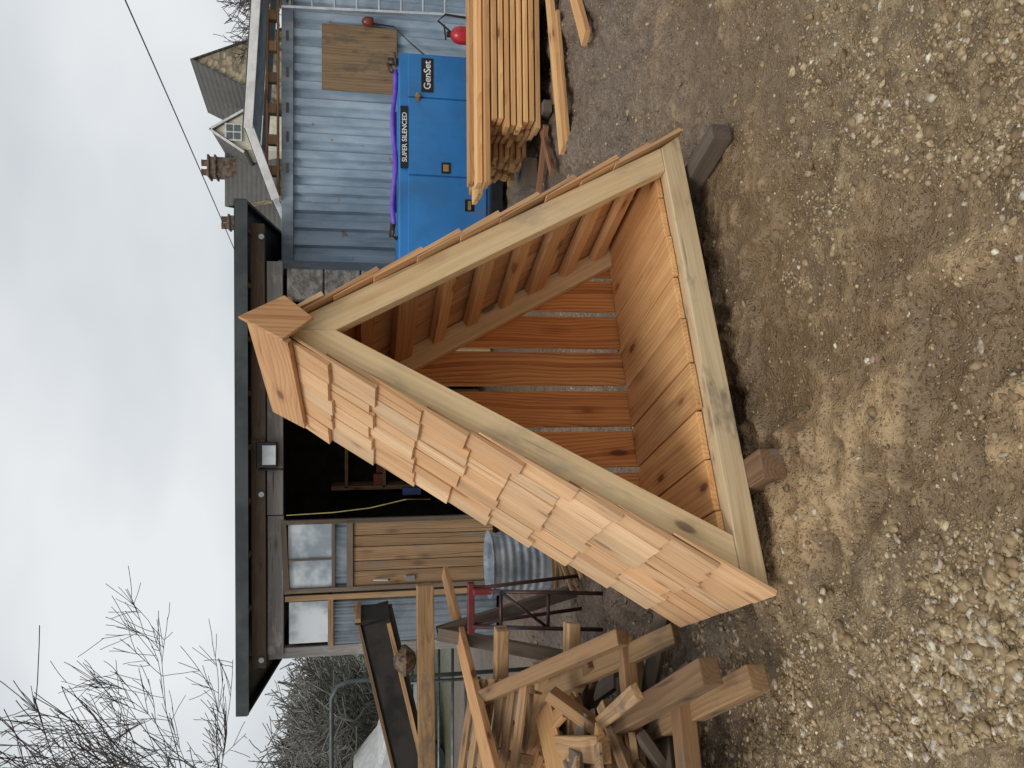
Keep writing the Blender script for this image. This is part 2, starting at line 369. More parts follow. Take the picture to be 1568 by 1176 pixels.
# ------------------------------------------------------------------ corrugated helper
def corr(x0,x1,z0,z1,y,pitch,depth,trap=True,axis='x'):
    pr=[];x=x0
    if trap:
        while x<x1:
            for fx,fy in ((0,0),(0.36,0),(0.50,1),(0.80,1),(0.94,0)):
                if x+fx*pitch<=x1: pr.append((x+fx*pitch,fy*depth))
            x+=pitch
    else:
        n=int((x1-x0)/pitch*8)
        for i in range(n+1):
            xx_=x0+(x1-x0)*i/n; pr.append((xx_,depth/2*(1+math.sin(xx_/pitch*2*math.pi))))
    vs=[];fs=[]
    for a,b in pr:
        if axis=='x': vs+= [(a,y+b,z0),(a,y+b,z1)]
        else: vs+= [(y+b,a,z0),(y+b,a,z1)]
    for i in range(len(pr)-1): fs.append((2*i,2*i+2,2*i+3,2*i+1))
    return vs,fs
def metal(name,c,c2,rust,rough=0.45,metal_=0.4,sc=(3,3,0.8)):
    s=NT(name);P=s.N('ShaderNodeTexCoord').outputs['Object']
    n=s.noise(s.vm(P,sc),1.5,4,0.65); n2=s.noise(P,4.5,4,0.7); n4=s.noise(s.vm(P,(7,7,0.7)),1.0,3,0.6)
    col=s.mix(s.ramp(n,0.35,0.65),lin(c),lin(c2)); col=s.mix(s.ramp(n4,0.52,0.8,0,0.4),col,lin(tuple(int(k*0.66) for k in c2)))
    col=s.mix(s.ramp(n2,0.64,0.69,0,rust),col,lin((150,118,90)))
    return s.out(col,rough,n,0.08,0.02,metal_)
# ------------------------------------------------------------------ CONTAINER
cont=empty('shipping_container')
m=MB(); v,f=corr(1.52,6.8,0.28,2.42,10.0,0.215,0.05); m.add(v,f)
v,f=corr(10.06,12.4,0.28,2.42,1.44,0.215,-0.036,axis='y'); m.add(v,f)
m.add([(1.44,10.02,2.56),(6.9,10.02,2.56),(6.9,12.4,2.56),(1.44,12.4,2.56)],[(0,1,2,3)])
m.build('walls',metal('grey_container_paint',(168,186,200),(138,157,172),0.8,0.6,0.0),cont)
m=MB(); m.box((4.1,10.0,2.49),(5.4,0.09,0.14)); m.box((4.1,10.0,0.22),(5.4,0.09,0.14)); m.box((1.46,9.99,1.35),(0.11,0.12,2.5)); m.box((6.8,9.99,1.35),(0.11,0.12,2.5)); m.box((1.44,11.2,2.49),(0.09,2.3,0.13))
m.build('frame',metal('container_frame_paint',(150,164,174),(112,126,136),0.6,0.6,0.0),cont,0.006)
m=MB()
for i in range(7): m.box((2.6+i*0.42+random.uniform(-.05,.05),9.952,2.49),(0.12,0.01,0.03))
m.build('rail_brackets',M_dark,cont)
cn=empty('canopy_roof')
m=MB()
m.board((3.0,9.6,2.90),(7.0,9.6,2.66),0.03,0.10); m.board((3.05,9.6,2.90),(2.25,9.9,2.62),0.03,0.10)
m.board((3.15,11.4,2.94),(7.2,11.4,2.7),0.03,0.09); m.board((3.05,9.62,2.91),(3.15,11.4,2.95),0.03,0.09)
m.board((2.25,9.9,2.62),(2.3,11.6,2.66),0.03,0.08)
m.build('fascia',M_white,cn,0.004)
m=MB(); m.add([(3.05,9.6,2.965),(7,9.6,2.72),(7,11.4,2.76),(3.15,11.4,3.0),(2.25,9.9,2.68),(2.3,11.6,2.72)],[(0,1,2,3),(0,3,5,4)])
m.build('roof_sheet',plain('pale_sheet',(190,192,192),(168,170,170),0.5),cn)
m=MB()
m.board((2.3,9.95,2.60),(6.9,9.95,2.60),0.09,0.025); m.board((2.5,9.93,2.73),(6.9,9.93,2.70),0.09,0.025)
for i in range(12): m.box((2.6+i*0.38,9.96,2.665),(0.12,0.1,0.10))
m.build('pallet_timbers',wood('pallet_wood',(168,136,106),(110,84,64),var=0.3,stain=0.5),cn,0.003)
m=MB(); m.board((4.05,9.965,1.16),(4.05,9.955,2.08),0.82,0.02,(0,-1,0)); m.build('plywood_panel',wood('plywood',(146,122,92),(88,70,50),knot=0.4,stain=0.8,var=0.02,ring=0.5,staincol=(92,84,72),rf=30),None,0.003)
lad=empty('aluminium_ladder'); m=MB()
for x in (4.60,4.96): m.board((x,9.72,0.05),(x-0.0,9.93,2.55),0.03,0.07,(0,1,0))
for i in range(9): zz=0.3+i*0.27; m.tube([(4.6,9.74+zz*0.08,zz),(4.96,9.74+zz*0.08,zz)],0.016,8)
m.build('stiles_and_rungs',plain('aluminium',(200,204,208),(178,182,186),0.35,0.5),lad)
m=MB(); m.lathe([(0,0),(0.05,0.0),(0.06,0.03),(0.06,0.09),(0.04,0.13),(0,0.15)],(4.50,9.9,1.45),20); m.build('bulkhead_lamp',plain('orange_lens',(120,56,40),(90,40,30),0.3),None,0,True)
m=MB(); m.tube([(4.5,9.93,1.47),(4.48,9.93,1.2),(4.3,9.93,1.0),(4.1,9.93,0.75),(4.0,9.9,0.6)],0.01,6); m.build('electric_cable',M_blk)
# ------------------------------------------------------------------ GENERATOR
gen=empty('diesel_generator')
def bluemat():
    s=NT('blue_enamel');P=s.N('ShaderNodeTexCoord').outputs['Object']
    n=s.noise(P,1.6,3,0.6); d=s.noise(s.vm(P,(6,6,1.2)),1.0,4,0.65); sp_=s.N('ShaderNodeSeparateXYZ',{0:P})
    col=s.mix(s.ramp(n,0.35,0.68),lin((44,124,190)),lin((34,106,166)))
    col=s.mix(s.ramp(d,0.5,0.75,0,0.3),col,lin((60,96,126)))
    col=s.mix(s.math('MULTIPLY',s.ramp(sp_.outputs[2],0.6,0.2),s.ramp(d,0.4,0.6,0.1,0.45)),col,lin((110,100,86)))
    return s.out(col,s.ramp(n,0.3,0.7,0.3,0.5),d,0.05,0.02)
Mb=bluemat()
gx0,gx1,gy,gz0,gz1=1.32,3.62,8.6,0.18,1.197
m=MB(); m.box(((gx0+gx1)/2,gy+0.46,(gz0+gz1)/2),(gx1-gx0,0.88,gz1-gz0)); m.build('canopy_body',Mb,gen,0.02)
m=MB()
for a,b in ((gx0+0.02,2.272),(2.288,3.122),(3.138,gx1-0.02)):
    m.box(((a+b)/2,gy+0.012,0.66),(b-a,0.03,0.86))
m.build('door_panels',Mb,gen,0.006)
m=MB(); m.box((2.47,gy-0.02,0.12),(2.3,0.1,0.12)); m.box((2.47,gy+0.9,0.12),(2.3,0.1,0.12)); m.build('skid_base',M_blk,gen)
Mlab=plain('black_label',(14,14,16),(18,18,20),0.35)
m=MB(); m.box((2.685,gy-0.008,1.135),(0.68,0.006,0.082)); m.box((3.375,gy-0.008,0.885),(0.37,0.006,0.13)); m.box((1.97,gy-0.008,0.42),(0.13,0.006,0.1)); m.box((2.37,gy-0.008,0.68),(0.12,0.008,0.10)); m.build('labels',Mlab,gen)
m=MB(); m.box((2.37,gy-0.014,0.68),(0.075,0.008,0.06)); m.box((1.97,gy-0.013,0.42),(0.1,0.004,0.035))
for zz in (0.33,0.99): m.box((3.13,gy-0.012,zz),(0.09,0.02,0.035)); m.box((3.13,gy-0.03,zz),(0.03,0.03,0.05))
m.build('latches',plain('brass',(180,150,100),(140,110,70),0.4,0.3),gen,0.002)
for txt,x,z,sz in (('SUPER SILENCED',2.685,1.108,0.072),('GenSet',3.375,0.85,0.105)):
    cu=bpy.data.curves.new('label_text','FONT'); cu.body=txt; cu.size=sz; cu.align_x='CENTER'; cu.extrude=0.001; cu.offset=0.0012
    o=bpy.data.objects.new('label_text',cu); o.location=(x,gy-0.0125,z); o.rotation_euler=(math.pi/2,0,0); cu.materials.append(M_white); scene.collection.objects.link(o); o.parent=gen
m=MB(); m.tube([(1.75+i*0.1,gy+0.08+0.03*math.sin(i*0.9),1.24+0.018*math.sin(i*0.7)) for i in range(18)],0.026,10)
m.tube([(1.9+i*0.1,gy+0.16+0.02*math.sin(i*0.5),1.232) for i in range(12)],0.024,10)
m.build('hose',plain('purple_hose',(116,84,200),(92,60,178),0.4),gen,0,True)
m=MB(); m.tube([(3.4,gy+0.1,1.2),(3.42,gy+0.08,1.27),(3.52,gy+0.1,1.30)],0.025,8); m.box((3.53,gy+0.08,1.25),(0.06,0.06,0.12)); m.tube([(1.6,gy+0.1,1.2),(1.62,gy+0.1,1.27),(1.76,gy+0.1,1.25)],0.03,8); m.tube([(3.45,gy+0.02,1.22),(3.6,gy-0.02,1.24)],0.012,6)
m.build('hose_couplings',plain('dark_metal',(90,70,58),(60,48,42),0.4,0.5),gen,0,True)
fe=empty('fire_extinguisher'); m=MB(); c=(3.80,8.5,0.02)
m.lathe([(0,0),(0.09,0),(0.095,0.02),(0.095,0.52),(0.08,0.58),(0.04,0.61),(0.03,0.62)],c,24); m.build('cylinder',plain('red_enamel',(180,30,34),(150,22,26),0.3),fe,0,True)
m=MB(); m.lathe([(0.03,0.62),(0.03,0.66),(0.0,0.66)],c,12); m.board((3.74,8.5,0.69),(3.9,8.5,0.71),0.02,0.015); m.tube([(3.83,8.5,0.64),(3.92,8.46,0.78),(3.99,8.45,0.70),(3.96,8.45,0.3)],0.012,6); m.build('valve_and_hose',M_blk,fe)
# ------------------------------------------------------------------ TIMBER STACK
ts=empty('timber_stack'); m=MB()
for lay in range(8):
    z=0.10+lay*0.0535
    for j in range(7):
        yj=6.62+j*0.2; xo=2.2+ random.uniform(-0.03,0.06)+(-0.14 if j>2 else 0)
        m.board((xo,yj,z),(xo+4.4,yj+0.25,z+random.uniform(-.003,.003)),0.185,0.040)
for j in range(5):
    yj=6.66+j*0.22; m.board((1.78+random.uniform(-.12,.15),yj-0.02,0.10+8*0.0535+0.003),(6.2,yj+0.25,0.10+8*0.0535+0.003),0.2,0.045)
m.board((1.72,6.74,0.585),(6.0,6.95,0.585),0.2,0.045)
m.board((1.86,7.25,0.585),(6.0,7.45,0.585),0.2,0.045)
m.build('planks',M_stack,ts,0.003)
m=MB()
for x in (2.35,3.4,4.6): m.box((x,7.2,0.035),(0.1,1.5,0.07))
m.box((1.95,7.1,0.06),(0.25,0.14,0.12))
m.build('bearers',M_dark,ts)
m=MB(); m.board((1.80,5.86,0.05),(4.6,6.75,0.06),0.13,0.04); m.board((1.84,5.80,0.03),(3.0,6.14,0.03),0.05,0.03); m.build('loose_plank',M_stack,None,0.003)
m=MB(); m.board((2.42,5.3,0.03),(3.6,6.1,0.03),0.12,0.04); m.build('loose_plank',M_stack,None,0.003)
m=MB(); m.board((1.75,6.3,0.03),(2.7,7.0,0.05),0.07,0.04); m.board((1.6,6.9,0.03),(2.2,6.5,0.04),0.06,0.04); m.board((2.3,6.25,0.02),(3.4,6.45,0.03),0.05,0.03); m.build('timber_offcut',wood('reddish_offcut',(158,112,80),(110,74,50)),None,0.003)
# ------------------------------------------------------------------ WORKSHOP SHED
shd=empty('workshop_shed')
m=MB(); m.add([(-3.50,8.7,2.9),(1.94,8.7,2.92),(1.94,11.4,2.62),(-3.50,11.4,2.6)],[(0,1,2,3)])
m.add([(-3.50,8.7,2.86),(1.94,8.7,2.88),(1.94,11.4,2.58),(-3.50,11.4,2.56)],[(3,2,1,0)])
m.board((-3.51,8.69,2.83),(1.95,8.69,2.845),0.03,0.13); m.board((-3.51,8.69,2.84),(-3.51,11.4,2.55),0.03,0.12); m.board((1.95,8.69,2.86),(1.95,11.4,2.57),0.03,0.12)
m.build('roof',plain('dark_roof_sheet',(62,68,68),(44,52,54),0.6,0,3),shd)
m=MB(); m.board((-3.1,8.95,2.69),(-0.6,8.95,2.70),0.1,0.15); m.board((-0.6,8.955,2.695),(1.75,8.95,2.71),0.1,0.15)
for i in range(9): m.board((-3.0+i*0.58,8.74,2.80),(-3.0+i*0.58,8.95,2.79),0.05,0.06)
m.build('wall_plate',M_dark,shd,0.005)
m=MB(); m.board((-2.98,9.0,2.52),(-1.45,9.0,2.52),0.1,0.17);m.board((-1.44,8.995,2.525),(1.35,9.0,2.53),0.1,0.17); m.board((-2.98,9.04,1.25),(-2.98,9.04,2.6),0.12,0.12,(0,1,0)); m.board((-2.98,9.04,0.0),(-2.98,9.04,1.25),0.12,0.12,(0,1,0))
m.build('lintel',M_grey,shd,0.006)
m=MB()
for x in (-3.0,-1.2,0.7,1.6): m.tube([(x,8.89,2.66),(x,8.86,2.66)],0.03,10)
m.build('bolt_heads',plain('galvanised',(200,204,206),(170,174,176),0.4,0.6),shd)
m=MB()
for i in range(6): m.box((1.1,9.05,0.2+i*0.4),(0.34,0.3,0.39))
m.build('pillar',plain('rough_stone',(128,124,120),(84,80,76),0.85,0,9,0.9),shd,0.02)
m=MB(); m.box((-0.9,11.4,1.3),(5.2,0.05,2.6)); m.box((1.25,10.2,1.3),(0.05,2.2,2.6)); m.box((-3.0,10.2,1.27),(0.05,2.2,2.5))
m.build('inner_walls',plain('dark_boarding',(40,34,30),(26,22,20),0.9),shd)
m=MB(); ws=[0.17,0.11,0.16,0.13,0.155]; xx0=-2.27
for w_ in ws:
    m.board((xx0+w_/2,8.98,0.1),(xx0+w_/2,8.98,1.68),w_-0.008,0.03,(0,1,0)); xx0+=w_
m.build('door_boards',M_door,shd,0.003)
m=MB()
for x in (-2.29,-1.53): m.board((x,8.965,0.05),(x,8.965,2.42),0.05,0.06,(0,1,0))
m.board((-2.32,8.965,2.40),(-1.5,8.965,2.44),0.05,0.06); m.board((-2.27,8.96,1.72),(-1.55,8.96,1.72),0.04,0.07); m.board((-2.27,8.96,1.90),(-1.55,8.96,1.90),0.03,0.04)
m.board((-1.95,8.96,1.9),(-1.95,8.96,2.4),0.02,0.02,(0,1,0))
m.build('door_frame',M_dark,shd,0.003)
Mrefl=plain('white_reflection_glass',(214,220,224),(140,152,160),0.12,0,2.6)  # white reflection on the glazing is painted into the pane colour
m=MB(); m.add([(-2.27,8.985,1.92),(-1.55,8.985,1.92),(-1.55,8.985,2.39),(-2.27,8.985,2.39)],[(0,1,2,3)]); m.add([(-2.88,8.985,1.95),(-2.42,8.985,1.95),(-2.42,8.985,2.38),(-2.88,8.985,2.38)],[(0,1,2,3)]); m.build('window_panes',Mrefl,shd)
Mgal=metal('galvanised_sheet',(150,160,168),(108,118,126),0.5,0.4,0.5,(1,1,1))
m=MB(); v,f=corr(-2.92,-2.32,0.05,1.92,8.99,0.076,0.024,False); m.add(v,f); v,f=corr(-2.27,-1.55,1.74,1.89,8.985,0.076,0.014,False); m.add(v,f); m.build('corrugated_panel',Mgal,shd)
m=MB(); m.board((-2.92,8.96,1.93),(-2.34,8.96,1.93),0.04,0.06); m.board((-2.37,8.96,0.1),(-2.37,8.96,2.42),0.06,0.05,(0,1,0)); m.build('window_frame',M_door,shd,0.003)
m=MB(); m.tube([(-2.2,8.93,1.28),(-2.2,8.9,1.30),(-2.2,8.93,1.46)],0.012,8); m.box((-2.2,8.95,1.05),(0.06,0.03,0.1)); m.build('door_handle',plain('galv',(180,180,180),(140,140,140),0.3,0.8),shd)
m=MB()
for z in (0.8,1.3,1.8): m.box((-0.1,11.0,z),(2.6,0.5,0.04))
for x in (-1.4,-0.1,1.15): m.box((x,11.0,1.0),(0.05,0.5,2.0))
m.box((-0.3,10.0,0.85),(1.6,0.7,0.06))
for x in (-1.05,0.45): m.box((x,10.0,0.42),(0.08,0.6,0.82))
m.build('workbench_and_shelves',M_door,shd)
cols=[(190,170,50),(60,110,70),(190,190,190),(150,70,40),(50,70,120)]
for ci,c in enumerate(cols):
    m=MB()
    for k in range(10):
        x=random.uniform(-1.35,1.0); sx=random.uniform(0.06,0.2); sz=random.uniform(0.08,0.25); zb=random.choice([0.82,1.32,0.88,0.88])
        yb=11.0 if zb!=0.88 else 9.8
        if random.random()<0.5: m.lathe([(0,0),(sx/2,0),(sx/2,sz*0.8),(sx/4,sz),(0,sz)],(x,yb-0.1,zb),12)
        else: m.box((x,yb-0.1,zb+sz/2),(sx,0.12,sz))
    m.build('shelf_items',plain('item_paint_%d'%ci,c,None,0.5),shd)
fl_=empty('flood_light'); m=MB(); m.box((-0.77,8.86,2.60),(0.28,0.07,0.22)); m.board((-0.77,8.9,2.6),(-0.77,8.95,2.6),0.2,0.05); m.box((-0.93,8.87,2.56),(0.02,0.05,0.26)); m.build('housing',M_blk,fl_,0.01)
m=MB(); m.box((-0.77,8.822,2.575),(0.21,0.01,0.14)); m.build('lens',plain('lens',(200,206,206),(180,186,188),0.2),fl_)
m=MB(); m.tube([(-1.44,8.9,2.4),(-1.42,8.88,1.9),(-1.38,8.87,1.5),(-1.30,8.9,1.1),(-1.35,9.2,0.8)],0.006,6); m.build('yellow_cable',plain('cable_yellow',(170,160,90),None,0.5),None)
bn=empty('galvanised_bin'); m=MB(); prof=[(0.0,0.0),(0.20,0.0),(0.21,0.03)]
for i in range(40):
    z=0.04+i*0.0124; prof.append((0.225+0.0009*i+ (0.006*math.sin(i*1.2) if 5<i<36 else 0),z))
prof+=[(0.272,0.53),(0.280,0.542),(0.266,0.545),(0.245,0.50),(0.22,0.1),(0,0.05)]
m.lathe(prof,(-1.50,6.45,0.0),40); m.build('bin_body',plain('galvanised_steel',(184,192,198),(140,150,158),0.45,0.3,8),bn,0,True)
m=MB()
for i in range(22):
    x=-1.1+random.uniform(-.2,.2); y=5.9+random.uniform(-.3,.3); a=random.uniform(-.3,1.2)
    m.board((x-0.35*math.cos(a),y-0.35*math.sin(a),0.02+random.random()*0.06),(x+0.35*math.cos(a),y+0.35*math.sin(a),0.03+random.random()*0.16),0.03,0.02)
m.build('kindling_pile',M_old,None,0.002)
# ------------------------------------------------------------------ LEFT TIMBER PILE
pile=empty('timber_pile')
m=MB()
def b(p0,p1,w,t,up=(0,0,1)): m.board(p0,p1,w,t,up)
b((-1.04,2.66,0.32),(-2.59,5.18,0.36),0.10,0.08)
b((-1.10,2.72,0.10),(-1.95,4.05,0.16),0.10,0.08)
b((-1.22,3.62,0.33),(-1.90,4.70,0.85),0.08,0.07)
b((-1.20,3.56,0.08),(-1.72,4.28,0.55),0.10,0.05)
b((-2.1,3.0,0.20),(-1.32,3.3,0.17),0.11,0.08)
b((-2.3,3.4,0.28),(-1.30,3.85,0.24),0.1,0.07)
b((-2.3,4.1,0.46),(-1.35,4.3,0.40),0.13,0.07)
b((-2.4,4.4,0.02),(-2.4,4.4,1.0),0.1,0.1,(0,1,0))
b((-1.6,4.3,0.58),(-2.6,4.6,0.64),0.13,0.08)
b((-1.70,3.5,0.46),(-2.3,4.9,0.60),0.12,0.07)
b((-1.45,4.0,0.38),(-2.0,4.5,0.46),0.12,0.05)
b((-2.0,3.6,0.0),(-1.62,4.0,0.60),0.09,0.06,(1,0,0))
b((-1.55,4.9,0.70),(-2.6,4.9,0.72),0.12,0.08)
m.build('long_pieces',M_old,pile,0.006)
def heap(cnt,xr,yr,zr,lr,wr,tr_,mat,nm,tilt=0.25):
    global m
    m=MB()
    for i in range(cnt):
        y=random.uniform(*yr); x=random.uniform(*xr)-0.36*(y-3.4); along=random.random()<0.55
        a=random.gauss(2.1,0.3) if along else random.gauss(0.3,0.5)
        l=random.uniform(*lr)*(1.0 if along else 0.62); z=random.uniform(*zr)*(1 if y>3.6 else 0.5)
        dx=l*math.cos(a); dy=l*math.sin(a); dz=random.uniform(-tilt,tilt)
        up=V((random.gauss(0,0.35),random.gauss(0,0.35),1))
        m.board((x-dx,y-dy,max(0.04,z-dz/2)),(x+dx,y+dy,max(0.04,z+dz/2)),random.uniform(*wr),random.uniform(*tr_),up)
    m.build(nm,mat,pile,0.004)
heap(30,(-2.1,-1.50),(3.2,5.0),(0.04,0.50),(0.3,0.75),(.05,.11),(.02,.05),M_dark,'dark_offcuts')
heap(38,(-2.1,-1.50),(3.2,5.0),(0.04,0.60),(0.3,0.8),(.05,.13),(.018,.05),M_old,'offcuts')
heap(8,(-1.95,-1.55),(3.7,5.0),(0.35,0.62),(0.3,0.6),(.07,.14),(.02,.04),M_stack,'fresh_offcuts')
m=MB(); o0=V((-2.05,4.2,0.70)); e1=V((0.75,0.25,-0.16)).normalized(); e2=V((-0.3,0.9,0.25)).normalized(); e3=e1.cross(e2).normalized()
for k in range(6): m.board(o0+e2*(k*0.15)-e1*0.4+e3*0.05,o0+e2*(k*0.15)+e1*0.4+e3*0.05,0.09,0.018,e3)
for k in (-0.36,0,0.36): m.board(o0+e1*k-e2*0.05,o0+e1*k+e2*0.8,0.05,0.08,e3)
m.build('wooden_pallet',M_old,None,0.002)
m=MB(); m.board((-1.56,6.5,0.90),(-2.10,4.0,0.88),0.10,0.04,(0.15,0,1),None,0.17); m.build('long_plank',wood('orange_plank',(226,172,118),(176,122,76),ring=0.5),None,0.003)
m=MB(); m.board((-1.40,5.5,1.14),(-3.6,5.5,1.12),0.08,0.12); m.build('long_beam',M_old,None,0.006)
m=MB()
for x in (-1.75,-2.9): m.board((x-0.2,5.3,0),(x,5.5,1.05),0.09,0.06,(0,1,0)); m.board((x+0.2,5.7,0),(x,5.5,1.05),0.09,0.06,(0,1,0))
m.build('saw_horse',M_dark,None,0.004)
tr=empty('wooden_trough'); m=MB(); a0=V((-1.66,5.75,1.50)); a1=V((-3.3,5.75,1.12))
m.board(a0+V((0,0.22,0)),a1+V((0,0.22,0)),0.03,0.24); m.board(a0+V((0,0,-0.13)),a1+V((0,0,-0.13)),0.46,0.03); m.board(a0+V((0,-0.22,-0.03)),a1+V((0,-0.22,-0.03)),0.03,0.18); m.board(a0+V((0,-0.2,0)),a0+V((0,0.2,0)),0.03,0.24)
m.build('sides',plain('tarred_wood',(40,35,30),(24,20,18),0.8),tr)
m=MB(); m.board(a0+V((0,0.22,0.13)),a1+V((0,0.22,0.13)),0.06,0.025); m.board(a0+V((0,-0.24,-0.11)),a1+V((0,-0.24,-0.11)),0.03,0.03); m.board(a0+V((0.02,-0.22,0.1)),a0+V((0.02,0.24,0.1)),0.03,0.04); m.build('rim',M_old,tr,0.003)
m=MB()
m.lathe([(0,0)]+[(0.10*math.sin(t)*(1+0.10*math.sin(5*t)),0.08*(1-math.cos(t))) for t in [0.3*i for i in range(1,11)]],(-1.93,5.52,1.20),14); m.build('wood_burl',plain('bark',(120,100,78),(52,42,34),0.9,0,26,1.0),None,0,False)
tt=empty('steel_trestle'); m=MB(); TX=-0.19
for x in (-1.44+TX,-1.20+TX):
    m.tube([(x,5.0,0),(x,5.22,0.84)],0.014,8); m.tube([(x,5.5,0),(x,5.28,0.84)],0.014,8)
m.tube([(-1.44+TX,5.1,0.35),(-1.20+TX,5.1,0.35)],0.012,8); m.tube([(-1.44+TX,5.16,0.66),(-1.20+TX,5.16,0.66)],0.012,8); m.tube([(-1.44+TX,5.1,0.35),(-1.20+TX,5.16,0.66)],0.010,8)
m.build('legs',plain('rusty_dark_steel',(84,50,48),(48,42,44),0.5,0.2,9),tt,0,True)
m=MB(); m.box((-1.32+TX,5.25,0.85),(0.34,0.05,0.045)); m.box((-1.2+TX,5.2,0.78),(0.04,0.04,0.12)); m.build('head_bar',plain('red_oxide_paint',(120,40,42),(84,36,38),0.5,0.1,9),tt,0.004)
m=MB(); m.tube([(-2.6,7,0),(-2.6,7,1.7),(-2.64,7,1.79),(-2.74,7,1.84),(-4.6,7,1.84)],0.02,8); m.build('pipe_frame',plain('grey_pipe',(84,92,92),(60,66,66),0.5,0.3),None,0,True)
gt=empty('field_gate'); m=MB()
for z in (0.25,0.42,0.6,0.78,0.95,1.1): m.tube([(-6.8,10.3,z),(-3.35,10.3,z)],0.018,8)
for x in (-6.8,-5.1,-3.35,-3.9): m.tube([(x,10.3,0.05),(x,10.3,1.15)],0.022,8)
m.build('rails',plain('gate_steel',(110,116,118),(80,84,86),0.45,0.5),gt,0,True)
vn_=empty('parked_van'); m=MB()
prof=[(0,0.35),(0,1.2),(0.15,1.65),(0.4,1.8),(3.0,1.8),(3.6,1.3),(4.3,1.1),(4.45,0.9),(4.45,0.35)]
VX=-11.0
m.prism(prof,(VX,15.5,0),(1,0,0),(0,0,1),(0,1,0),1.8,(1,0)); m.build('body',M_white,vn_,0.08)
m=MB(); m.prism([(0.35,1.15),(0.45,1.62),(1.5,1.65),(1.5,1.15)],(VX,15.485,0),(1,0,0),(0,0,1),(0,1,0),0.012); m.prism([(1.6,1.15),(1.6,1.65),(2.9,1.65),(3.4,1.2),(3.3,1.15)],(VX,15.485,0),(1,0,0),(0,0,1),(0,1,0),0.012); m.build('windows',plain('dark_glass',(50,58,62),(38,44,48),0.1),vn_)
m=MB()
for x in (0.8,3.6): m.tube([(VX+x,15.45,0.34),(VX+x,15.7,0.34)],0.34,20)
m.build('wheels',M_blk,vn_)
# ------------------------------------------------------------------ HOUSE
hs=empty('stone_house')
def stone(name,c1,c2,c3):
    s=NT(name);P=s.N('ShaderNodeTexCoord').outputs['Object']
    vo=s.N('ShaderNodeTexVoronoi',{'Vector':s.vm(P,(5,5,9)),'Scale':1.0}); cc=s.N('ShaderNodeSeparateColor',{0:vo.outputs['Color']}).outputs[0]
    col=s.mix(cc,lin(c1),lin(c2)); col=s.mix(s.ramp(vo.outputs['Distance'],0.5,0.75,0,0.8),col,lin(c3))
    return s.out(col,0.9,vo.outputs['Distance'],0.4,0.03)
Ms=stone('cotswold_stone',(196,180,150),(150,134,110),(116,106,90))
def slate():
    s=NT('slate_roof');P=s.N('ShaderNodeTexCoord').outputs['Object']
    w=s.N('ShaderNodeTexWave',{'Vector':P,'Scale':1.6,'Distortion':0.6,'Detail':2.0},bands_direction='Z').outputs['Fac']
    n=s.noise(P,2.5,4,0.7); col=s.mix(n,lin((112,108,102)),lin((68,66,64))); col=s.mix(s.math('MULTIPLY',w,0.35),col,lin((48,48,48)))
    return s.out(col,0.8,w,0.4,0.03)
Msl=slate()
rr=V((-0.24,0.97,0)).normalized(); gg=V((0.97,0.24,0)).normalized()
HO=V((11.7,30,0))
def HP(a,b_,z): return HO+gg*a+rr*b_+Z*z
def gable(mb_w,mb_r,c,w,dep,ze,zr,P_,ov=0.15):
    a,b0=c
    mb_w.add([P_(a-w,b0,0),P_(a+w,b0,0),P_(a+w,b0,ze),P_(a,b0,zr),P_(a-w,b0,ze),P_(a-w,b0+dep,0),P_(a+w,b0+dep,0),P_(a+w,b0+dep,ze),P_(a,b0+dep,zr),P_(a-w,b0+dep,ze)],[(0,1,2,3,4),(9,8,7,6,5),(0,4,9,5),(1,6,7,2)])
    sl=(zr-ze)/w
    for sg in (-1,1):
        e=w+ov; zz=zr+0.05-sl*e
        pts=[P_(a,b0-0.1,zr+0.07),P_(a+sg*e,b0-0.1,zz+0.02),P_(a+sg*e,b0+dep+0.1,zz+0.02),P_(a,b0+dep+0.1,zr+0.07)]
        dn=[p-Z*0.1 for p in pts]
        mb_r.add(pts+dn,[(0,1,2,3) if sg<0 else (3,2,1,0),(4,5,6,7),(0,1,5,4),(1,2,6,5),(2,3,7,6),(3,0,4,7)])
w_=MB();r_=MB(); gable(w_,r_,(0,0),2.1,3.2,3.6,7.7,HP)
def WP(a,b_,z): return V((7.0,32.0,0))+V((0,-1,0))*a+V((1,0,0))*b_+Z*z
gable(w_,r_,(0,0),1.7,4.5,4.9,6.85,WP)
def XP(a,b_,z): return V((5.7,32.6,0))+V((0,-1,0))*a+V((1,0,0))*b_+Z*z
gable(w_,r_,(0,0),1.5,1.3,4.6,6.1,XP)
w_.build('walls',Ms,hs)
c_=MB()
def DP(a,b_,z): return V((8.98,29.2,0))+V((1,0.0,0))*a+V((0,1,0))*b_+Z*z
gable(c_,r_,(0,0),0.62,3,5.9,6.85,DP,0.1); c_.build('dormer_walls',plain('cream_render',(216,210,190),(196,188,168),0.8),hs)
r_.build('roofs',Msl,hs)
m=MB(); m.box((8.93,29.14,6.15),(0.62,0.06,0.58)); m.build('window_frame',M_white,hs)
m=MB()
for x in (8.79,9.07):
    for z in (6.02,6.28): m.box((x,29.10,z),(0.22,0.04,0.2))
m.build('window_glass',plain('pane',(90,100,104),(70,78,82),0.1),hs)
m=MB()
for sg in (-1,1): m.board(DP(0,-0.12,6.95),DP(sg*0.75,-0.12,5.78),0.04,0.08,(0,0,1))
m.build('bargeboards',M_white,hs)
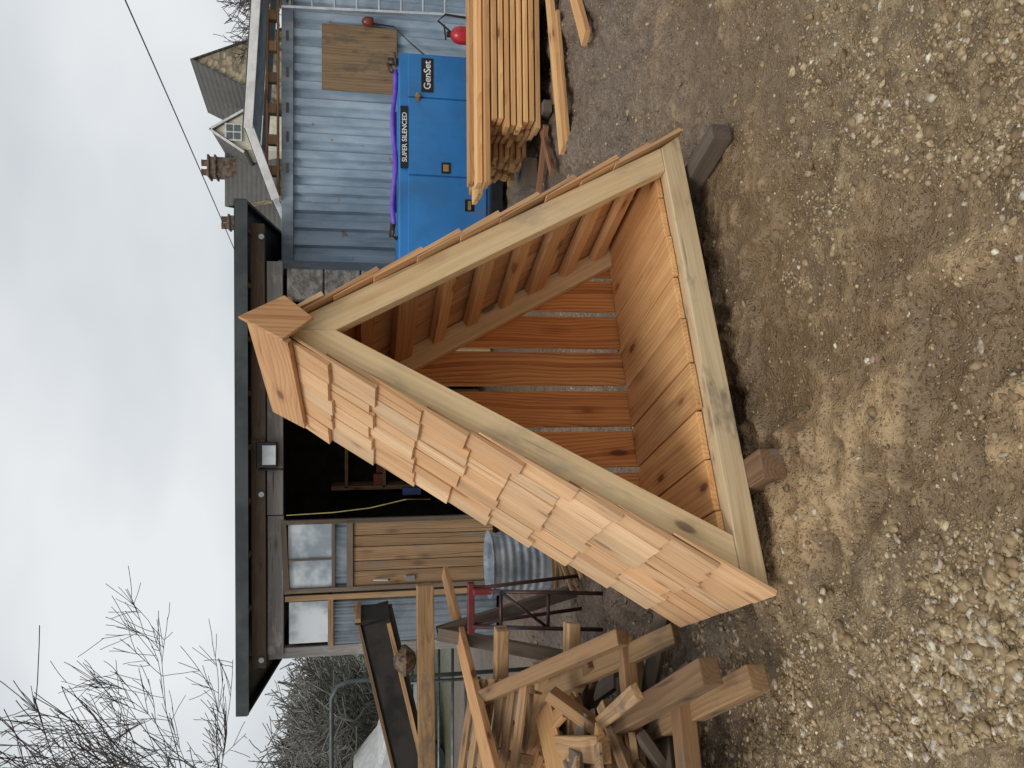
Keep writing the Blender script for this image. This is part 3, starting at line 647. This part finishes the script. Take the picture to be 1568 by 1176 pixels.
def chim(x,y,zb,zt,w):
    m=MB(); m.box((x,y,(zb+zt)/2),(w,w,zt-zb)); m.box((x,y,zt-0.25),(w*1.2,w*1.2,0.08)); m.box((x,y,zt),(w*1.2,w*1.2,0.08)); m.build('chimney_stack',plain('chimney_brick',(124,106,90),(78,66,56),0.9,0,8,0.5),hs,0.02)
    m=MB()
    for dx in (-0.18,0.18): m.lathe([(0.13,0.03),(0.12,0.26),(0.14,0.30),(0.10,0.30)],(x+dx*w/0.7,y,zt),14)
    m.build('chimney_pots',plain('terracotta',(120,94,76),(90,72,60),0.8),hs,0,True)
chim(8.35,31.9,5,7.45,0.70); chim(6.35,32.4,5,6.8,0.5)
pl=empty('power_line'); m=MB()
P1=V((3.9,26,5.55)); pts=[]; A0=V((6.38,14,5.57)); dirn=(P1-A0).normalized()
for i in range(25):
    t=-14+i*1.45; p=A0+dirn*t; p.z-=0.10*math.sin(math.pi*max(0,min(1,(t+14)/35))); pts.append(p)
m.tube(pts,0.013,5); m.build('cable',M_blk,pl)
# ------------------------------------------------------------------ TREES
def flat(name,c,rough=0.9):
    s=NT(name); r=s.N('ShaderNodeAttribute',attribute_name='rnd').outputs['Fac']
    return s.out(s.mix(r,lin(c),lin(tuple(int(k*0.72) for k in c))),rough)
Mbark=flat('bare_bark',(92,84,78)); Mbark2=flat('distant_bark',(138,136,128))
def tree(seed,h,levels,spread=0.7,r0=0.12,rmin=0.004,kink=0.12,kk=(4,6),trunk=0.4,first=8):
    R=random.Random(seed); m=MB()
    def grow(p,d,l,r,lv):
        n=5 if lv<3 else 4; pts=[p.copy()];rads=[r]
        bend=V((R.uniform(-1,1),R.uniform(-1,1),R.uniform(-0.2,0.9)))*0.10
        for i in range(n):
            d=(d+bend+V((R.uniform(-1,1),R.uniform(-1,1),R.uniform(-0.7,0.9)))*kink).normalized()
            p=p+d*(l/n); pts.append(p.copy()); rads.append(max(rmin,r*(1-0.6*(i+1)/n)))
        m.tube(pts,rads,6 if lv==0 else (4 if lv<2 else 3),None,False)
        if lv<levels:
            k=R.randint(*kk) if lv>0 else first
            for j in range(k):
                t=R.uniform(0.25,1.0) if lv>0 else R.uniform(0.45,1.0)
                fi=t*n; i=min(int(fi),n-1); q=pts[i].lerp(pts[i+1],fi-i)
                ax=V((R.uniform(-1,1),R.uniform(-1,1),R.uniform(-0.3,0.5))).normalized()
                nd=(d*(1-spread*0.45)+ax*spread).normalized()
                grow(q,nd,l*R.uniform(0.5,0.78),max(rmin,rads[i]*R.uniform(0.45,0.62)),lv+1)
    grow(V((0,0,0)),V((0,0,1)),h*trunk,r0,0)
    return m
t=tree(3,10.0,5,0.62,0.16,0.006,0.09,(3,5),0.42); o=t.build('bare_tree',Mbark); o.location=(-6.9,12.0,0)
t=tree(8,9.0,4,0.62,0.13,0.007,0.08,(3,5),0.42); o=t.build('bare_tree',Mbark); o.location=(-5.9,10.6,-0.1)
t=tree(11,9,5,0.7,0.2,0.012,0.12,(3,5)); o=t.build('bare_tree',Mbark); o.location=(14.4,28,0)
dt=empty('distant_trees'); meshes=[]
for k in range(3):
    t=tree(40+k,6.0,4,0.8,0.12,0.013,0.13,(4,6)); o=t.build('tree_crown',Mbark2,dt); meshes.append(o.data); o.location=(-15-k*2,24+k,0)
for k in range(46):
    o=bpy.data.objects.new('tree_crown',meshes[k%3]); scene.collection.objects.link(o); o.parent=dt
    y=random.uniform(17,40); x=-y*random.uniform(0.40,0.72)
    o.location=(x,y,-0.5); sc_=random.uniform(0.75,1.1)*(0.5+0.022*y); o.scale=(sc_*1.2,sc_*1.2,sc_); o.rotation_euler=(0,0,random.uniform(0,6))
def hill(name,x0,x1,y,h,mat,seed):
    m=MB();n=240;vs=[];fs=[]
    for i in range(n+1):
        x=x0+(x1-x0)*i/n; e=h*(0.7+0.25*math.sin(i*0.03+seed)+0.06*math.sin(i*0.9+seed)+0.10*random.random())
        vs+=[(x,y,-1),(x,y+5,e*0.7),(x,y+14,e)]
    for i in range(n):
        for k in (0,1): fs.append((3*i+k,3*i+3+k,3*i+4+k,3*i+1+k))
    m.add(vs,fs); m.build(name,mat,None,0,False)
hill('hills',-110,110,58,8.5,plain('woodland',(128,132,118),(92,98,86),0.95,0,0.35,1.0,1.5),1)
# ------------------------------------------------------------------ WORLD / LIGHT / CAMERA
w=bpy.data.worlds.new('World'); scene.world=w; w.use_nodes=True; nt=w.node_tree; n=nt.nodes; l=nt.links
sky=n.new('ShaderNodeTexSky'); sky.sky_type='NISHITA'; sky.sun_disc=False; el=math.radians(48); sky.sun_elevation=el; sky.dust_density=4
tc=n.new('ShaderNodeTexCoord'); mp=n.new('ShaderNodeMapping'); mp.inputs['Scale'].default_value=(1,1,2.0); l.new(tc.outputs['Generated'],mp.inputs[0])
no=n.new('ShaderNodeTexNoise'); no.inputs['Scale'].default_value=1.9; no.inputs['Detail'].default_value=4; no.inputs['Roughness'].default_value=0.45; l.new(mp.outputs[0],no.inputs['Vector'])
cr=n.new('ShaderNodeValToRGB'); cr.color_ramp.elements[0].position=0.34; cr.color_ramp.elements[0].color=(5.1,5.45,5.8,1); cr.color_ramp.elements[1].position=0.66; cr.color_ramp.elements[1].color=(7.7,7.95,8.1,1); l.new(no.outputs['Fac'],cr.inputs[0])
mx=n.new('ShaderNodeMix'); mx.data_type='RGBA'; mx.inputs[0].default_value=0.95; l.new(sky.outputs[0],mx.inputs[6]); l.new(cr.outputs[0],mx.inputs[7])
bg=n['Background']; bg.inputs[1].default_value=0.11; l.new(mx.outputs[2],bg.inputs[0])
sd=bpy.data.lights.new('sun','SUN'); sd.energy=1.4; sd.angle=math.radians(25); sd.color=(1,0.975,0.94); so=bpy.data.objects.new('sun',sd); scene.collection.objects.link(so)
dv=V((math.cos(el)*-0.5,math.cos(el)*-0.86,math.sin(el))); so.rotation_euler=dv.to_track_quat('Z','Y').to_euler()
sky.sun_rotation=math.atan2(dv.x,dv.y)
scene.view_settings.view_transform='Standard'; scene.view_settings.look='None'; scene.view_settings.exposure=0
cam=bpy.data.cameras.new('camera'); co_=bpy.data.objects.new('camera',cam); scene.collection.objects.link(co_); scene.camera=co_
th=math.radians(10.6); Fw=V((0,math.cos(th),-math.sin(th))); U=V((0,math.sin(th),math.cos(th))); R_=V((1,0,0))
mt=Matrix.Identity(4)
for i,vv_ in enumerate((-U,R_,-Fw)):
    for j in range(3): mt[j][i]=vv_[j]
mt[2][3]=1.55; co_.matrix_world=mt
cam.sensor_width=36; cam.lens=27.55; cam.clip_end=3000; cam.clip_start=0.05
